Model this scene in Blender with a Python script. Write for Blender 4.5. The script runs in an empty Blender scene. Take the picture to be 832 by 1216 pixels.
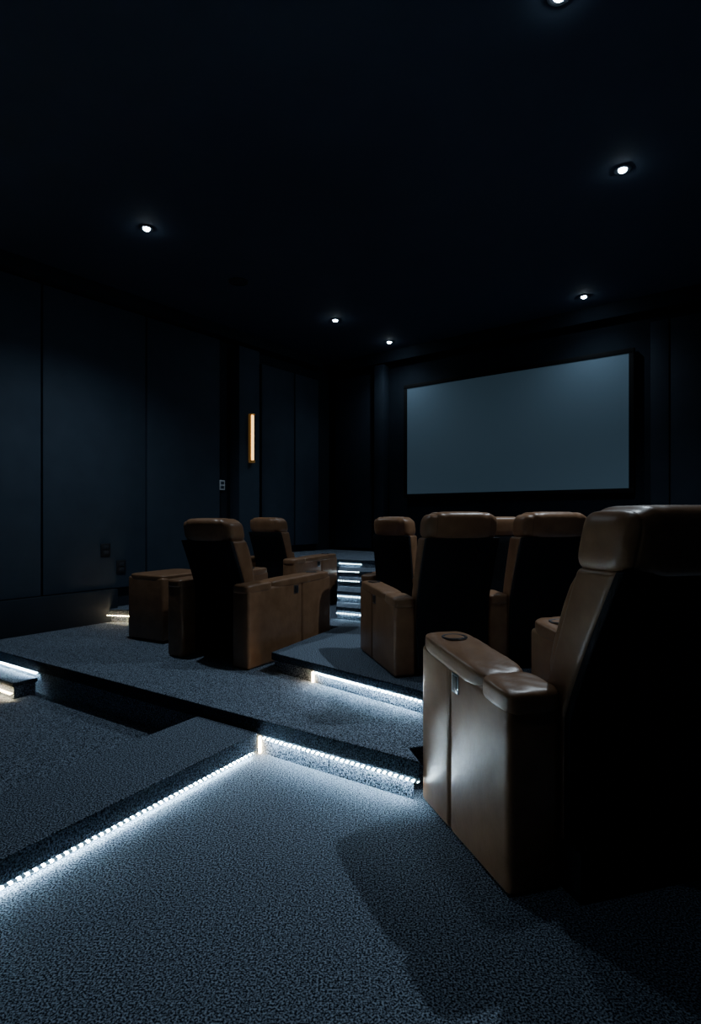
import bpy, bmesh, math, random
from mathutils import Vector, Matrix
random.seed(4)
C = bpy.context.scene.collection
H = 1.2; FP = 700.0; HY = 612.0
Z1, Z2 = .175, .30
CEIL = 3.37
PIT = -.055

# ------------------------------------------------------------ materials
def mat(name, col, rough=.6, metal=0, emis=None, estr=0, spec=None):
    m = bpy.data.materials.new(name); m.use_nodes = True
    b = m.node_tree.nodes['Principled BSDF']
    b.inputs['Base Color'].default_value = (*col, 1)
    b.inputs['Roughness'].default_value = rough
    b.inputs['Metallic'].default_value = metal
    if spec is not None: b.inputs['Specular IOR Level'].default_value = spec
    if emis:
        b.inputs['Emission Color'].default_value = (*emis, 1)
        b.inputs['Emission Strength'].default_value = estr
    return m
def noise_mat(name, c0, c1, scale, rough, bump, dist, detail=3, lo=.35, hi=.65, spec=.5):
    m = mat(name, c0, rough, spec=spec); nt = m.node_tree; N = nt.nodes; L = nt.links
    b = N['Principled BSDF']
    tc = N.new('ShaderNodeTexCoord'); no = N.new('ShaderNodeTexNoise')
    no.inputs['Scale'].default_value = scale; no.inputs['Detail'].default_value = detail
    L.new(tc.outputs['Object'], no.inputs['Vector'])
    cr = N.new('ShaderNodeValToRGB')
    cr.color_ramp.elements[0].position = lo; cr.color_ramp.elements[0].color = (*c0, 1)
    cr.color_ramp.elements[1].position = hi; cr.color_ramp.elements[1].color = (*c1, 1)
    L.new(no.outputs['Fac'], cr.inputs['Fac']); L.new(cr.outputs['Color'], b.inputs['Base Color'])
    bp = N.new('ShaderNodeBump'); bp.inputs['Strength'].default_value = bump; bp.inputs['Distance'].default_value = dist
    L.new(no.outputs['Fac'], bp.inputs['Height']); L.new(bp.outputs['Normal'], b.inputs['Normal'])
    return m
M = {}
M['carpet'] = noise_mat('carpet', (.009,.014,.022), (.36,.45,.575), 170, .95, .50, .006, 4, .43, .67, .05)
M['edge'] = noise_mat('carpet_shaded_edge', (.005,.008,.012), (.085,.108,.14), 170, .95, .45, .005, 4, .42, .67, .05)  # same carpet darkened: shade on the step fronts put into the colour
M['leather'] = noise_mat('tan_leather', (.180,.092,.046), (.245,.132,.070), 13, .37, .24, .012, 6, .3, .7)
M['seam'] = mat('leather_seam', (.09,.05,.028), .6)
M['black'] = noise_mat('black_upholstery', (.005,.006,.008), (.010,.011,.014), 60, .75, .2, .002, 3, .3, .7, .15)
M['wall'] = noise_mat('navy_wall', (.014,.021,.031), (.018,.027,.039), 3, .75, .05, .002, 5, .3, .7, .2)
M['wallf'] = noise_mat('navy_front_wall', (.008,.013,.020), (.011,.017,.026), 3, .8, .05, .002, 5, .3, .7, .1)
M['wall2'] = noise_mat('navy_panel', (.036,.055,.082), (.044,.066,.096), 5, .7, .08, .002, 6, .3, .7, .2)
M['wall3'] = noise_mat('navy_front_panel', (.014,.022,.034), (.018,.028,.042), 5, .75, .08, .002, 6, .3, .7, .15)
M['ceil'] = noise_mat('dark_ceiling', (.046,.064,.100), (.052,.072,.110), 4, .85, .03, .002, 4, .3, .7, .1)
M['dark'] = mat('dark_plastic', (.012,.014,.018), .5)
M['outlet'] = mat('outlet_plastic', (.03,.035,.045), .4)
M['frame'] = mat('black_velvet_frame', (.004,.005,.006), .8, spec=.1)
M['white'] = mat('glowing_white_plastic', (.55,.6,.65), .4, emis=(.5,.65,.8), estr=.04)  # switch plate is no lamp; a slight glow is put into its plastic
M['chrome'] = mat('brushed_metal', (.30,.33,.38), .3, 1)
M['channel'] = mat('dark_channel', (.03,.035,.04), .5)
M['gold'] = mat('brass', (.75,.45,.15), .35, 1, emis=(1,.50,.12), estr=.06)  # faint emission stands in for sconce light reflected by the metal
M['screen'] = mat('glowing_screen_fabric', (.10,.150,.20), .8, emis=(.30,.55,.76), estr=.038, spec=.1)  # weak emission in the fabric stands in for light falling on it
M['lens'] = mat('downlight_lens', (1,1,1), .5, emis=(.74,.90,1), estr=140)
M['warm'] = mat('sconce_glow', (1,.8,.5), .5, emis=(1,.60,.21), estr=2.8)
def led_mat(name, col, s):
    m = mat(name, (.04,.05,.06), .5, emis=col, estr=s); nt = m.node_tree; N = nt.nodes; L = nt.links
    tc = N.new('ShaderNodeTexCoord'); sp = N.new('ShaderNodeSeparateXYZ'); L.new(tc.outputs['Object'], sp.inputs[0])
    mu = N.new('ShaderNodeMath'); mu.operation = 'MULTIPLY'; mu.inputs[1].default_value = 2*math.pi/.028; L.new(sp.outputs['X'], mu.inputs[0])
    si = N.new('ShaderNodeMath'); si.operation = 'SINE'; L.new(mu.outputs[0], si.inputs[0])
    mr = N.new('ShaderNodeMapRange'); mr.inputs['From Min'].default_value = .2; mr.inputs['From Max'].default_value = .8
    mr.inputs['To Min'].default_value = s*.001; mr.inputs['To Max'].default_value = s*2.8
    L.new(si.outputs[0], mr.inputs['Value']); L.new(mr.outputs['Result'], N['Principled BSDF'].inputs['Emission Strength'])
    return m
M['led'] = led_mat('led_cool', (.66,.89,1), 92)
M['leds'] = led_mat('led_cool_soft', (.66,.88,1), 14)
M['ledw'] = led_mat('led_warm', (1,.70,.38), 46)
M['ledc'] = mat('led_corner', (1,1,1), .5, emis=(1,.68,.34), estr=60)

# ------------------------------------------------------------ mesh helpers
def add_prism(bm, pts, a0, a1, axis='z', bev=0, seg=2, side_mat=0):
    def v(p, a):
        return (p[0], p[1], a) if axis == 'z' else (a, p[0], p[1])
    lo = [bm.verts.new(v(p, a0)) for p in pts]; hi = [bm.verts.new(v(p, a1)) for p in pts]
    n = len(pts); fs = [bm.faces.new(lo[::-1]), bm.faces.new(hi)]
    for i in range(n):
        q = bm.faces.new((lo[i], lo[(i+1)%n], hi[(i+1)%n], hi[i])); q.material_index = side_mat; fs.append(q)
    bmesh.ops.recalc_face_normals(bm, faces=fs)
    if bev:
        es = list({e for f in fs for e in f.edges})
        bmesh.ops.bevel(bm, geom=es, offset=bev, segments=seg, affect='EDGES', profile=.5, clamp_overlap=True)
def add_box(bm, x0, x1, y0, y1, z0, z1, bev=0, seg=2):
    add_prism(bm, [(x0,y0),(x1,y0),(x1,y1),(x0,y1)], z0, z1, 'z', bev, seg)
def add_puff(bm, c, s, p=5, n=12, fn=None):
    """superellipsoid box: centre c, half sizes s"""
    cache = {}
    def vert(u, v, w):
        k = (round(u,5), round(v,5), round(w,5))
        if k not in cache:
            q = (abs(u)**p+abs(v)**p+abs(w)**p)**(1/p)
            x, y, z = c[0]+s[0]*u/q, c[1]+s[1]*v/q, c[2]+s[2]*w/q
            if fn: x, y, z = fn(x, y, z)
            cache[k] = bm.verts.new((x, y, z))
        return cache[k]
    g = [math.sin(math.pi/2*(-1+2*i/n)) for i in range(n+1)]
    fs = []
    for ax in range(3):
        for s_ in (-1, 1):
            for i in range(n):
                for j in range(n):
                    q = []
                    for (a, b) in ((i,j),(i+1,j),(i+1,j+1),(i,j+1)):
                        t = [g[a], g[b]]; t.insert(ax, s_); q.append(vert(*t))
                    fs.append(bm.faces.new(q))
    bmesh.ops.recalc_face_normals(bm, faces=fs)
def add_tube(bm, pts, r, closed=False, n=8):
    rings = []; m = len(pts); pts = [Vector(p) for p in pts]
    for i, p in enumerate(pts):
        a = pts[(i-1) % m] if (closed or i > 0) else p
        b = pts[(i+1) % m] if (closed or i < m-1) else p
        t = (b-a).normalized(); up = Vector((0,0,1)) if abs(t.z) < .95 else Vector((1,0,0))
        if closed and abs(pts[0].x-pts[m//2].x) < 1e-6: up = Vector((1,0,0))
        s = t.cross(up).normalized(); u = s.cross(t)
        rings.append([bm.verts.new(p+s*r*math.cos(2*math.pi*k/n)+u*r*math.sin(2*math.pi*k/n)) for k in range(n)])
    for i in range(m if closed else m-1):
        A, B = rings[i], rings[(i+1) % m]
        for k in range(n): bm.faces.new((A[k], A[(k+1)%n], B[(k+1)%n], B[k]))
    if not closed: bm.faces.new(rings[0][::-1]); bm.faces.new(rings[-1])
def add_lathe(bm, prof, c=(0,0,0), n=24):
    rings = [[bm.verts.new((c[0]+r*math.cos(2*math.pi*k/n), c[1]+r*math.sin(2*math.pi*k/n), c[2]+z)) for k in range(n)] for r, z in prof]
    fs = []
    for A, B in zip(rings, rings[1:]):
        for k in range(n): fs.append(bm.faces.new((A[k], A[(k+1)%n], B[(k+1)%n], B[k])))
    fs.append(bm.faces.new(rings[0][::-1])); fs.append(bm.faces.new(rings[-1]))
    bmesh.ops.recalc_face_normals(bm, faces=fs)
def obj(name, bm, m, parent=None, smooth=True, ang=40):
    me = bpy.data.meshes.new(name); bm.to_mesh(me); bm.free()
    me.materials.append(m)
    if smooth:
        me.polygons.foreach_set('use_smooth', [True]*len(me.polygons))
        me.set_sharp_from_angle(angle=math.radians(ang))
    o = bpy.data.objects.new(name, me); C.objects.link(o)
    if parent: o.parent = parent
    return o
def thing(name, label, cat, loc=(0,0,0), rz=0, group=None):
    o = bpy.data.objects.new(name, None); C.objects.link(o); o.empty_display_size = .1
    o.location = loc; o.rotation_euler = (0,0,rz); o['label'] = label; o['category'] = cat
    if group: o['group'] = group
    return o
def struct(name, bm, m, parent=None, smooth=False):
    o = obj(name, bm, m, parent, smooth)
    if not parent: o['kind'] = 'structure'
    return o
def slab(name, pts, z0, z1, m, parent=None, bev=0):
    bm = bmesh.new(); add_prism(bm, pts, z0, z1, 'z', bev, 2); return struct(name, bm, m, parent, bev > 0)

# ------------------------------------------------------------ room shell
C1 = Vector((-.31, 8.57)); C2 = Vector((4.2, 4.93)); C3 = Vector((-.453,-1.47)); C4 = Vector((-4.96, 2.17))
def wall(name, a, b, t=.12, m='wall'):
    d = (b-a).normalized(); n = Vector((-d.y, d.x))   # outward
    slab_pts = [a-d*t, b+d*t, b+d*t+n*t, a-d*t+n*t]
    return slab(name, [tuple(p) for p in slab_pts], -.2, CEIL, M[m])
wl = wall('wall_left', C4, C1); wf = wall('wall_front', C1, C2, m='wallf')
wall('wall_right', C2, C3); wall('wall_back', C3, C4)
s0 = (-.66, 3.12); s1 = (-2.37,.11)        # the low block stands along this change of level
slab('floor', [s0, s1, tuple(C3), tuple(C2), tuple(C1)], -.2, 0, M['carpet'])
slab('floor_lower', [s0, s1, tuple(C4), tuple(C1)], -.2, PIT, M['carpet'])
slab('ceiling', [(-5.2,2.2),(-.45,-1.7),(4.5,4.95),(-.3,8.85)], CEIL, CEIL+.1, M['ceil'])

WD = Vector((.588,.809)); WN = Vector((.809,-.588))
def wpt(px, off=0):
    """point on a plane parallel to the left wall, off metres into the room"""
    k = .727; b0 = 6.54-off*1.236; d = b0/(k-(px-416)/FP); return Vector(((px-416)/FP*d, d))
def lw_box(name, p0, p1, o0, o1, z0, z1, m, parent=None, bev=0):
    a, b = wpt(p0, o1), wpt(p1, o1)
    return slab(name, [tuple(a+WN*(o0-o1)), tuple(a), tuple(b), tuple(b+WN*(o0-o1))], z0, z1, m, parent, bev)
FD = Vector((.7785,-.6276)); FN = Vector((-.6276,-.7785))
def fpt(px, off=0):
    d = (8.314-off*1.284)/(1+.806*(px-416)/FP); return Vector(((px-416)/FP*d, d))
def fw_box(name, p0, p1, o0, o1, z0, z1, m, parent=None, bev=0):
    a, b = fpt(p0, o1), fpt(p1, o1)
    return slab(name, [tuple(a+FN*(o0-o1)), tuple(b+FN*(o0-o1)), tuple(b), tuple(a)], z0, z1, m, parent, bev)
for p0, p1 in ((-190,-62.5),(-60.5,49),(51,173),(175,261)):
    lw_box('wall_panel', p0, p1, 0, .05, .49, 3.24, M['wall2'], wl, .010)
for p0, p1 in ((311,349.2),(350.8,378)):
    lw_box('wall_panel', p0, p1, 0, .05, .8, 3.1, M['wall2'], wl, .006)
lw_box('baseboard_left', -200, 140, 0, .09, Z1, .486, M['wall'], None, .004)
lw_box('wall_pilaster', 284, 308, 0, .16, Z2, 3.2, M['wall2'], wl, .006)
for p0, p1 in ((398,441),(772,794),(796,870)):
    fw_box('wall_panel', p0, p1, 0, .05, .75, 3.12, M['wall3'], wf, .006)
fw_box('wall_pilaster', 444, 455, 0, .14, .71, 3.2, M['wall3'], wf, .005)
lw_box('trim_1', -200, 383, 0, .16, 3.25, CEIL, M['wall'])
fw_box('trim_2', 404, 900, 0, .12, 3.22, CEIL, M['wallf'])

# ------------------------------------------------------------ platforms and steps
def line_d(lat): return 2.65-.681*lat
WALLX = (-3.085, 4.75)
def platform(name, pts, z0, z1, lip=.018, lipz=.055):
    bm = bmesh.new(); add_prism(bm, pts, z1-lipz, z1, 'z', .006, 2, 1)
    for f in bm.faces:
        f.material_index = 0 if abs(f.normal.z) > .5 else 1  # upright lip faces take the carpet copy with painted shade
    n = len(pts); area = sum(pts[i][0]*pts[(i+1)%n][1]-pts[(i+1)%n][0]*pts[i][1] for i in range(n)); s = 1 if area > 0 else -1
    ins = []
    for i in range(n):
        p, q, r = Vector(pts[i-1]), Vector(pts[i]), Vector(pts[(i+1)%n])
        d0 = (q-p).normalized(); d1 = (r-q).normalized()
        n0 = Vector((-d0.y, d0.x))*s; n1 = Vector((-d1.y, d1.x))*s
        k = (n0+n1); k = k/max(k.dot(n0), .3)
        ins.append(tuple(q+k*lip))
    add_prism(bm, ins, z0, z1-lipz+.004, 'z')
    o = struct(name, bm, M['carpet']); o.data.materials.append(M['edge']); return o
far = [(3.2, 5.72), (-.29, 8.55)]
platform('floor_platform', [WALLX, (.290, line_d(.290)), (.258,2.60), (3.0,3.53)]+far, PIT-.05, Z1, lipz=.078)
platform('floor_platform', [(-.521,3.879),(.365,3.03),(.40,3.0),(3.08,3.80)]+far+[(-2.41,5.68),(-.80,5.36),(-.10,4.78)], Z1, Z2, lipz=.05)
lv = [Z2,.41,.51,.57,.63,.71]
ds = [5.04,5.32,5.70,6.02,6.5]
for i, d in enumerate(ds[:4]):
    platform('floor_step', [(-.125,d+.08),(.10,d-.05),(1.9,d+.10),(2.2,6.48),(-.125,7.2)], lv[i], lv[i+1], .012, .035)
platform('floor_stage', [(-1.40,7.06),(-.125,6.6),(.12,6.44),(2.3,6.3),(2.45,6.32),(-.30,8.53)], lv[4], lv[5], .012, .04)
slab('floor_stage_base', [(-1.36,7.10),(-.13,6.64),(.12,6.52),(2.25,6.36),(-.30,8.53)], Z2, lv[4], M['carpet'])
br0 = Vector((-.466,2.955)); br1 = Vector((-1.107,1.8625)); bd = (br1-br0).normalized()
bl0 = Vector((-.83,3.20)); bl1 = Vector((-1.374,2.312)); bd2 = (bl1-bl0).normalized()
blk = [tuple(br0), tuple(bl0), tuple(bl0+bd2*3.3), tuple(br0+bd*3.4)]
platform('floor_block', blk, PIT-.02, .112, .016, .088)
pn = Vector((-.563,-.826))
e0 = Vector((-2.198, line_d(-2.198))); e1 = Vector((-3.00, line_d(-3.00)))
platform('floor_ledge', [tuple(e1+Vector((.01,0))), tuple(e1+pn*.17), tuple(e0+pn*.17), tuple(e0)], PIT-.02, .060, .012, .030)

# ------------------------------------------------------------ led strips
def led(a, b, z, label, m='led', h=.006, corner=None, out=.016, group='step led strips'):
    a = Vector(a); b = Vector(b); d = (b-a); L = d.length; ang = math.atan2(d.y, d.x)
    t = thing('led_strip', label, 'light strip', (a.x, a.y, z), ang, group)
    bm = bmesh.new(); add_box(bm, 0, L, -.002, .006, -h*.2, h*1.15); obj('channel', bm, M['channel'], t, False)
    bm = bmesh.new(); add_box(bm, .014 if corner is not None else .002, L-.002, -out, -.002, 0, h, .0015, 1)
    obj('diffuser', bm, M[m], t, False)
    if corner is not None:
        bm = bmesh.new(); add_box(bm, 0, .010, -out-.001, -.002, corner-z, h, .002, 1); obj('corner_light', bm, M['ledc'], t, False)
    return t
f0 = Vector((-.462, line_d(-.462))); f1 = Vector((.282, line_d(.282)))
inn = Vector((.563,.826))
led(f0+inn*.014, f1+inn*.014, .082, 'cool white led strip under the nearest carpeted step, ending beside the big recliner', corner=.004)
g0 = Vector((-.236,3.606)); g1 = Vector((.36,3.035))
gi = Vector((.69,.72))
led(g0+gi*.014, g1+gi*.014, .237, 'cool white led strip under the second carpeted step, below the centre recliner', corner=.179)
bi = Vector((-.859,.512))
led(br0+bd*2.5+bi*.014, br0+bd*.03+bi*.014, .015, 'long cool led strip along the foot of the low carpeted block at lower left', h=.006)
led(e1+inn*.010+Vector((.02,0)), e0+inn*.010, .082, 'short cool led strip tucked above the little ledge at the left edge', 'led', h=.007, out=.016)
led(e1+pn*.162+Vector((.03,0)), e0+pn*.162, -.02, 'warm led strip at the foot of the little ledge at the left edge', 'ledw', h=.007, out=.022)
led((-2.36,5.665),(-2.02,5.598), .238, 'warm led strip on the low step against the left wall, behind the ottoman', 'ledw', h=.006)
nm = ['lowest','second','third','fourth']
for i, d in enumerate(ds[:4]):
    led((-.115,d+.085),(.095,d-.032), lv[i]+.05, 'led strip on the %s narrow step of the stair between the far recliners' % nm[i], 'leds', h=.006)
led((-.12,6.608),(.12,6.452), lv[4]+.03, 'led strip on the stage edge at the top of the narrow stair', 'leds', h=.006)

# ------------------------------------------------------------ recliners
def recliner(label, RL, W, L, hd, z, aw, ha, hf, Ht, b0, ln, arms=(-1,1), tkx=0, headk=.97, right=None, ext=0, hp=3.6, sm=.74, split=.26, rim=None):
    h = math.radians(hd); f = Vector((math.sin(h), math.cos(h))); r = Vector((math.cos(h), -math.sin(h)))
    c = Vector(RL)+r*W/2+f*L/2
    t = thing('recliner', label, 'armchair', (c.x, c.y, z), -h, 'leather home cinema recliners')
    k = Ht/1.22; y0 = -L/2; y1 = L/2
    x0 = -W/2+aw if -1 in arms else -W/2; x1 = W/2-aw if 1 in arms else W/2
    x0 += .003; x1 -= .003
    slope = (hf-ha)/L; Y0, Y1 = y0, y1
    for s in arms:
        y0, y1 = Y0, Y1
        xa, xb = (-W/2, -W/2+aw) if s < 0 else (W/2-aw, W/2)
        if s > 0 and right: xa, y0, y1 = W/2-right[0], y0+right[1], y1+right[2]
        LL = y1-y0
        ys = y0+LL*.61; bm = bmesh.new(); bv = .020*k+.004
        zt = lambda y: ha-.035*k+slope*(y-Y0)
        add_prism(bm, [(y0,.004),(ys-.0005,.004),(ys-.0005,zt(ys)),(y0,zt(y0))], xa, xb, 'x', bv, 4)
        add_prism(bm, [(ys+.0005,.004),(y1,.004),(y1,zt(y1)),(ys+.0005,zt(ys))], xa, xb, 'x', bv, 4)
        a = obj('armrest', bm, M['leather'], t)
        xm = (xa+xb)/2; hwid = (xb-xa)/2
        fn = lambda x, y, z_: (x, y, z_+slope*(y-Y0)+.0016*k*math.sin(x*70+y*31)*math.sin(y*58))
        yj = y0+LL*split
        bm = bmesh.new(); add_puff(bm, (xm,(yj+y1+.006)/2, ha-.026*k), (hwid+.004*k,(y1+.006-yj)/2+.006,.040*k), 5, 24, fn)
        p = obj('arm_pad', bm, M['leather'], a, True, 60)
        bm = bmesh.new(); add_puff(bm, (xm,(yj+y0-.004)/2, ha-.028*k), (hwid+.004*k,(yj-y0+.004)/2+.006,.040*k), 5, 24, fn)
        obj('arm_pad', bm, M['leather'], a, True, 60)
        yc = y1-.11*L/.66; zc = ha+.0115*k+slope*(yc-Y0)
        R = .043*k+.004
        if s > 0 and right: xm = xa+.09
        bm = bmesh.new(); add_lathe(bm, [(R,-.012),(R*1.12,.003),(R*1.08,.007),(R*.92,.006),(R*.86,-.004),(.001,-.004)], (xm,yc,zc), 28)
        ch = obj('cup_holder', bm, M['chrome'], a)
        bm = bmesh.new(); add_lathe(bm, [(R*.85,-.004),(R*.84,.0015),(.001,.001)], (xm,yc,zc), 28); obj('cup_well', bm, M['dark'], a)
        xo = -W/2 if s < 0 else W/2; yp = y0+LL*.53; zp = ha*.86+slope*L*.5
        e = .004; bm = bmesh.new(); add_box(bm, xo-e, xo+e, yp-.026, yp+.026, zp-.036*k, zp+.036*k, .002)
        obj('control_plate', bm, M['chrome'], a)
        e = .0065; bm = bmesh.new(); add_box(bm, xo-e, xo+e, yp-.018, yp+.018, zp-.027*k, zp+.027*k, .002)
        obj('control_button', bm, M['dark'], a)
    y0, y1 = Y0, Y1
    sx1 = W/2-right[0] if right else x1
    bm = bmesh.new(); add_box(bm, x0, x1, y0+b0+.03-ext, y1-.03, .0, .16*k, .008); obj('base', bm, M['black'], t)
    bm = bmesh.new(); add_puff(bm, ((x0+sx1)/2,(y0+b0+.10+y1)/2, .33*k), ((sx1-x0)/2,(y1-y0-b0-.10)/2,.12*k), 6, 12); obj('seat', bm, M['leather'], t, True, 60)
    bm = bmesh.new(); add_puff(bm, ((x0+sx1)/2, y1-.015, .23*k), ((sx1-x0)/2-.004,.04,.19*k), 6, 10); obj('footrest', bm, M['leather'], t, True, 60)
    yb = y0+b0; tk = .115*k+.01; zt = .85*Ht; za = ha
    bm = bmesh.new()
    def path(u):
        z_ = .05+u*(zt-.05)
        q = max(0, (z_-za*.85)/(zt-za*.85)); return yb-ln*(q**1.15), z_
    us = [0,.3,.5,.6,.7,.8,.9,1]
    back = [path(u) for u in us]
    front = [(path(u)[0]+tk+(.03 if u < .5 else 0)*(1-u)+tkx*max(0,(u-.4)/.6), path(u)[1]) for u in us]
    add_prism(bm, [(a+.012, b) for a, b in back]+front[::-1], x0, x1, 'x', .022*k, 4)
    bk = obj('backrest', bm, M['leather'], t, True, 50)
    bm = bmesh.new(); add_prism(bm, [(a-.012, b) for a, b in back]+[(a+.02, b) for a, b in back][::-1], x0+.004, x1-.004, 'x', .006, 2)
    obj('back_panel', bm, M['black'], t, True, 50)
    bm = bmesh.new()
    zc = (za+zt)/2; add_puff(bm, ((x0+x1)/2, yb+tk-ln*.45+tkx*.5, zc), ((x1-x0)/2-.02,.045*k,(zt-za)/2+.04), 4, 10, lambda x,y,z_: (x, y-(z_-zc)*(ln-tkx)/(zt-za)*.95, z_))
    obj('back_cushion', bm, M['leather'], t, True, 60)
    hw = (x1-x0)/2*headk; hc = (yb-ln+(tk+tkx)*.5-.005*k, (zt-.035*k+Ht)/2+.003); hh = (Ht-zt+.035*k)/2+.003; ht = (tk+tkx)*.5+.036*k
    xc = (x0+x1)/2; P_ = hp
    def shear(x, y, z_):
        u = (x-xc)/hw
        pinch = sum(math.exp(-((u-q)/.016)**2) for q in (-sm, sm))
        cz = (z_-hc[1])/hh; rip = .0034*k*math.sin(u*23+cz*5)*math.exp(-((abs(u)-sm)/.25)**2)
        s_ = 1-.012*pinch
        y2 = hc[0]+(y-hc[0])*(s_+rip*4); z2 = hc[1]+(z_-hc[1])*(1-.012*pinch)+rip
        return (x, y2-(z_-hc[1])*.22, z2)
    bm = bmesh.new(); add_puff(bm, (xc, hc[0], hc[1]), (hw*1.01, ht, hh), P_, 52, shear)
    hr = obj('headrest', bm, M['leather'], t, True, 70)
    for sx in (-sm, sm):
        bm = bmesh.new(); pts = []
        rem = (1-abs(sx)**P_)**(1/P_)
        for i in range(40):
            a = 2*math.pi*i/40; cu, cw = math.cos(a), math.sin(a); q = (abs(cu)**P_+abs(cw)**P_)**(1/P_)
            pts.append(shear(xc+sx*hw, hc[0]+ht*rem*cu/q, hc[1]+hh*rem*cw/q))
        add_tube(bm, pts, .0014*k+.0004, True, 6); obj('piping', bm, M['seam'], hr)
    return t
A = recliner('largest brown leather recliner in the right foreground, cup holder in its armrest and black back', (.490,1.838), .96, .675, -16.5, 0, .195, .635, .700, 1.225, -.02, .235, tkx=.065, headk=1.0, right=(.36,.22,.12), ext=.10, hp=4.4, sm=.84)
B = recliner('centre brown leather recliner with black back standing at the edge of the second step', (.241,3.247), .57, .71, -14.5, Z2, .125, .436, .46, .915, .0, .135, arms=(-1,), tkx=.02)
Cc = recliner('brown leather recliner joined to the right of the centre one, half behind the largest recliner', (.241+.575*.968,3.247+.575*.25), .70, .71, -14.5, Z2, .125, .436, .46, .915, .0, .135, tkx=.04)
hE = math.radians(32.4); rE = Vector((math.cos(hE), -math.sin(hE)))
E = recliner('brown leather recliner left of the aisle, broad armrest with control button facing the viewer', Vector((-.670,3.878))-rE*.79, .79, .96, 32.4, Z1, .15, .555, .575, 1.0, .14, .14, tkx=.05)
hF = math.radians(28.8); rF = Vector((math.cos(hF), -math.sin(hF)))
Fc = recliner('small far recliner directly behind the left aisle recliner, nearest the wall light', Vector((-.510,5.4))-rF*.66, .66, .78, 28.8, Z2, .14, .49, .50, .875, .10, .12, tkx=.05)
Hc = recliner('small far recliner beside the lit stair, just left of the centre recliner', (.078,4.50), .53, .50, 28, Z2, .11, .44, .45, .885, .04, .07, tkx=.05)
I_ = recliner('far recliner glimpsed in the gap between the two joined centre recliners', (.90,4.52), .54, .50, 0, Z2, .10, .44, .45, .885, .02, .06)

t = thing('leather_ottoman', 'low box shaped brown leather ottoman between the left aisle recliner and the wall', 'ottoman', (-1.53, 5.02, Z1), -math.radians(30))
bm = bmesh.new(); add_box(bm, -.205,.205,-.275,.275,.02,.525,.020,4); obj('body', bm, M['leather'], t)
bm = bmesh.new(); add_puff(bm, (0,0,.52), (.207,.278,.028), 7, 18); obj('cushion', bm, M['leather'], t, True, 60)
bm = bmesh.new(); add_box(bm, -.18,.18,-.25,.25,0,.04); obj('plinth', bm, M['black'], t)

# ------------------------------------------------------------ projection screen
a, b = fpt(483.5, .07), fpt(746.5, .07)
mid = (a+b)/2; wd = (b-a).length; ang = math.atan2(FD.y, FD.x)
t = thing('projection_screen', 'wide grey blue projection screen in a black frame on the front wall', 'screen', (mid.x, mid.y, 1.475), ang)
hh = 2.838-1.475
bm = bmesh.new(); add_box(bm, -wd/2, wd/2, -.004, .004, 0, hh); obj('screen_surface', bm, M['screen'], t, False)
bm = bmesh.new(); fw = .05
add_box(bm, -wd/2-fw, wd/2+fw, -.012, .05, -fw, 0, .004); add_box(bm, -wd/2-fw, wd/2+fw, -.012, .05, hh, hh+fw, .004)
add_box(bm, -wd/2-fw, -wd/2, -.012, .05, 0, hh, .004); add_box(bm, wd/2, wd/2+fw, -.012, .05, 0, hh, .004)
obj('frame', bm, M['frame'], t)

# ------------------------------------------------------------ wall fittings
angL = math.atan2(WD.y, WD.x)
p = wpt(297, .16)
d = p.y; zc = H+(HY-520)/FP*d
t = thing('wall_sconce', 'slim vertical brass wall light glowing warm on the left wall pilaster', 'wall light', (p.x, p.y, zc), angL)
bm = bmesh.new(); add_box(bm, -.032,.032,-.02,0,-.275,.275,.004); obj('back_plate', bm, M['gold'], t)
bm = bmesh.new(); add_box(bm, -.015,.015,-.05,-.02,-.268,.268,.006); obj('glass_bar', bm, M['warm'], t)
for xx in (-.026, .026):
    bm = bmesh.new(); add_box(bm, xx-.004,xx+.004,-.04,-.02,-.27,.27,.002); obj('side_rail', bm, M['gold'], t)
for z0, z1 in ((.27,.285),(-.30,-.27)):
    bm = bmesh.new(); add_box(bm, -.03,.03,-.055,-.0,z0,z1,.003); obj('end_cap', bm, M['gold'], t)
for px, py, w, h_, m, lab, nmn in ((263,576,.085,.115,'white','small pale light switch on the left wall beside the pilaster','light_switch'),
                         (125,653,.10,.12,'dark','dark socket plate on the left wall panel above the baseboard, left one','wall_socket'),
                         (143.5,673,.10,.13,'dark','dark socket plate on the left wall above the end of the baseboard, right one','wall_socket')):
    o_ = .012 if px == 263 else .05
    p = wpt(px, o_); zc = H-(py-HY)/FP*p.y
    t = thing(nmn, lab, 'switch' if m == 'white' else 'socket', (p.x, p.y, zc), angL)
    bm = bmesh.new(); add_box(bm, -w/2, w/2, -.012, .012 if px == 263 else 0, -h_/2, h_/2, .004); obj('plate', bm, M['dark'] if m == 'dark' else M['white'], t)
    for z0, z1 in ((-.042,-.008),(.008,.042)):
        bm = bmesh.new(); add_box(bm, -.025,.025,-.016,-.012,z0,z1,.002)
        obj('rocker' if m == 'white' else 'outlet', bm, M['chrome'] if m == 'white' else M['outlet'], t)
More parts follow.
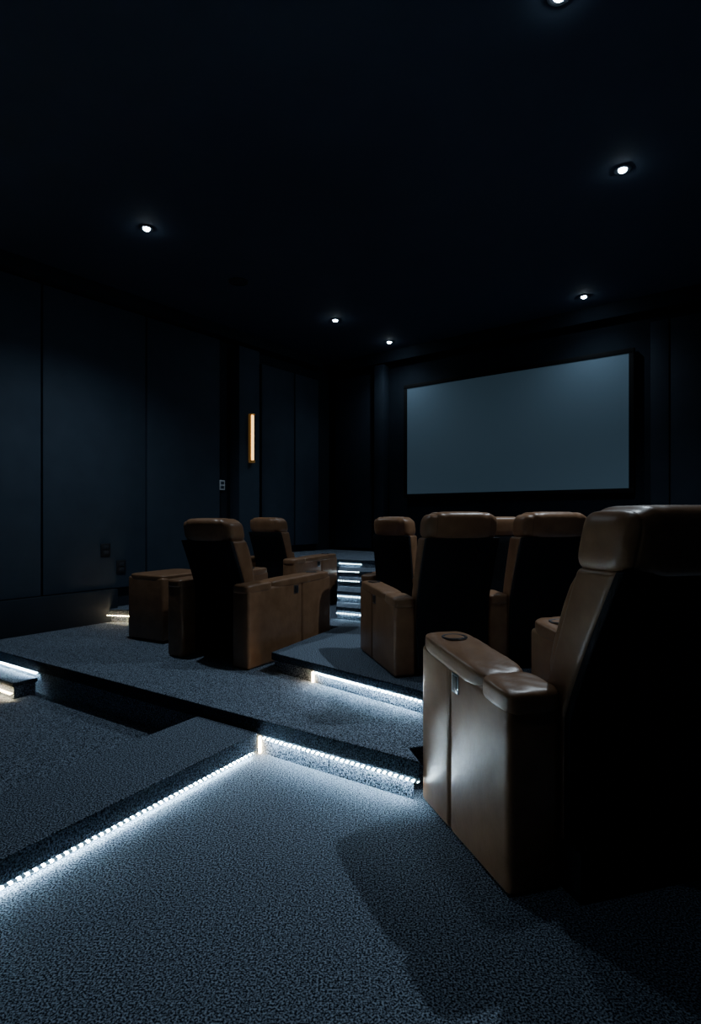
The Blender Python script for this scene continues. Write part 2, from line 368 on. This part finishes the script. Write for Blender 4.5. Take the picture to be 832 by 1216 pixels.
# ------------------------------------------------------------ ceiling lights
def lamp(name, loc, energy, col, ang=130, blend=1, r=.04, parent=None):
    l = bpy.data.lights.new(name, 'SPOT'); l.energy = energy; l.color = col; l.spot_size = math.radians(ang); l.spot_blend = blend; l.shadow_soft_size = r
    o = bpy.data.objects.new(name, l); C.objects.link(o); o.location = loc
    if parent: o.parent = parent
    return o
DL = [(174,271,84,'ceiling downlight over the left side, above the tall wall panels',135),
      (739,201,190,'bright ceiling downlight above the projection screen at upper right',130),
      (398,380,42,'ceiling downlight left one of the close pair in the middle of the far ceiling',90),
      (462,406,18,'farthest and lowest ceiling downlight, near the top left corner of the screen',140),
      (693,352,17,'ceiling downlight just above the screen',140),
      (664,-6,16,'ceiling downlight cut off by the top edge of the photo',75)]
def downlight(x, y, e, lab, ang=130):
    t = thing('ceiling_downlight', lab, 'ceiling light', (x, y, CEIL), 0, 'recessed ceiling downlights')
    bm = bmesh.new(); add_lathe(bm, [(.050,0),(.050,-.005),(.044,-.008),(.026,-.005),(.026,0)], n=28); obj('trim_ring', bm, M['chrome'], t)
    bm = bmesh.new(); add_lathe(bm, [(.025,-.001),(.024,-.010),(.018,-.016),(.001,-.019)], n=24); obj('lens', bm, M['lens'], t)
    lamp('downlight_lamp', (0,0,-.05), e, (.74,.88,1), ang, 1, .022, t)
for px, py, e, lab, an in DL:
    d = (CEIL-H)*FP/(HY-py); downlight((px-416)/FP*d, d, e, lab, an)
downlight(-.1, 1.15, 5, 'added unseen ceiling downlight above the viewer, filling the open carpet by the low block', 110)  # fill lamp added out of view to brighten the foreground carpet
d = (CEIL-H)*FP/(HY-334)
t = thing('ceiling_speaker', 'dark round speaker grille flush in the ceiling above the wall pilaster', 'speaker', ((283-416)/FP*d, d, CEIL))
bm = bmesh.new(); add_lathe(bm, [(.09,0),(.09,-.008),(.082,-.012),(.082,0)]); obj('rim', bm, M['dark'], t)
bm = bmesh.new(); add_lathe(bm, [(.080,0),(.078,-.008),(.001,-.010)]); obj('grille', bm, M['wall'], t)

# ------------------------------------------------------------ world and camera
w = bpy.data.worlds.new('World'); bpy.context.scene.world = w; w.use_nodes = True
w.node_tree.nodes['Background'].inputs[0].default_value = (.03,.05,.08,1); w.node_tree.nodes['Background'].inputs[1].default_value = .3
cam = bpy.data.cameras.new('camera'); co = bpy.data.objects.new('camera', cam); C.objects.link(co)
co.location = (0,0,H); co.rotation_euler = (math.pi/2,0,0)
cam.sensor_fit = 'HORIZONTAL'; cam.sensor_width = 36; cam.lens = 36*FP/832; cam.shift_y = 4/832; cam.clip_start = .02
bpy.context.scene.camera = co
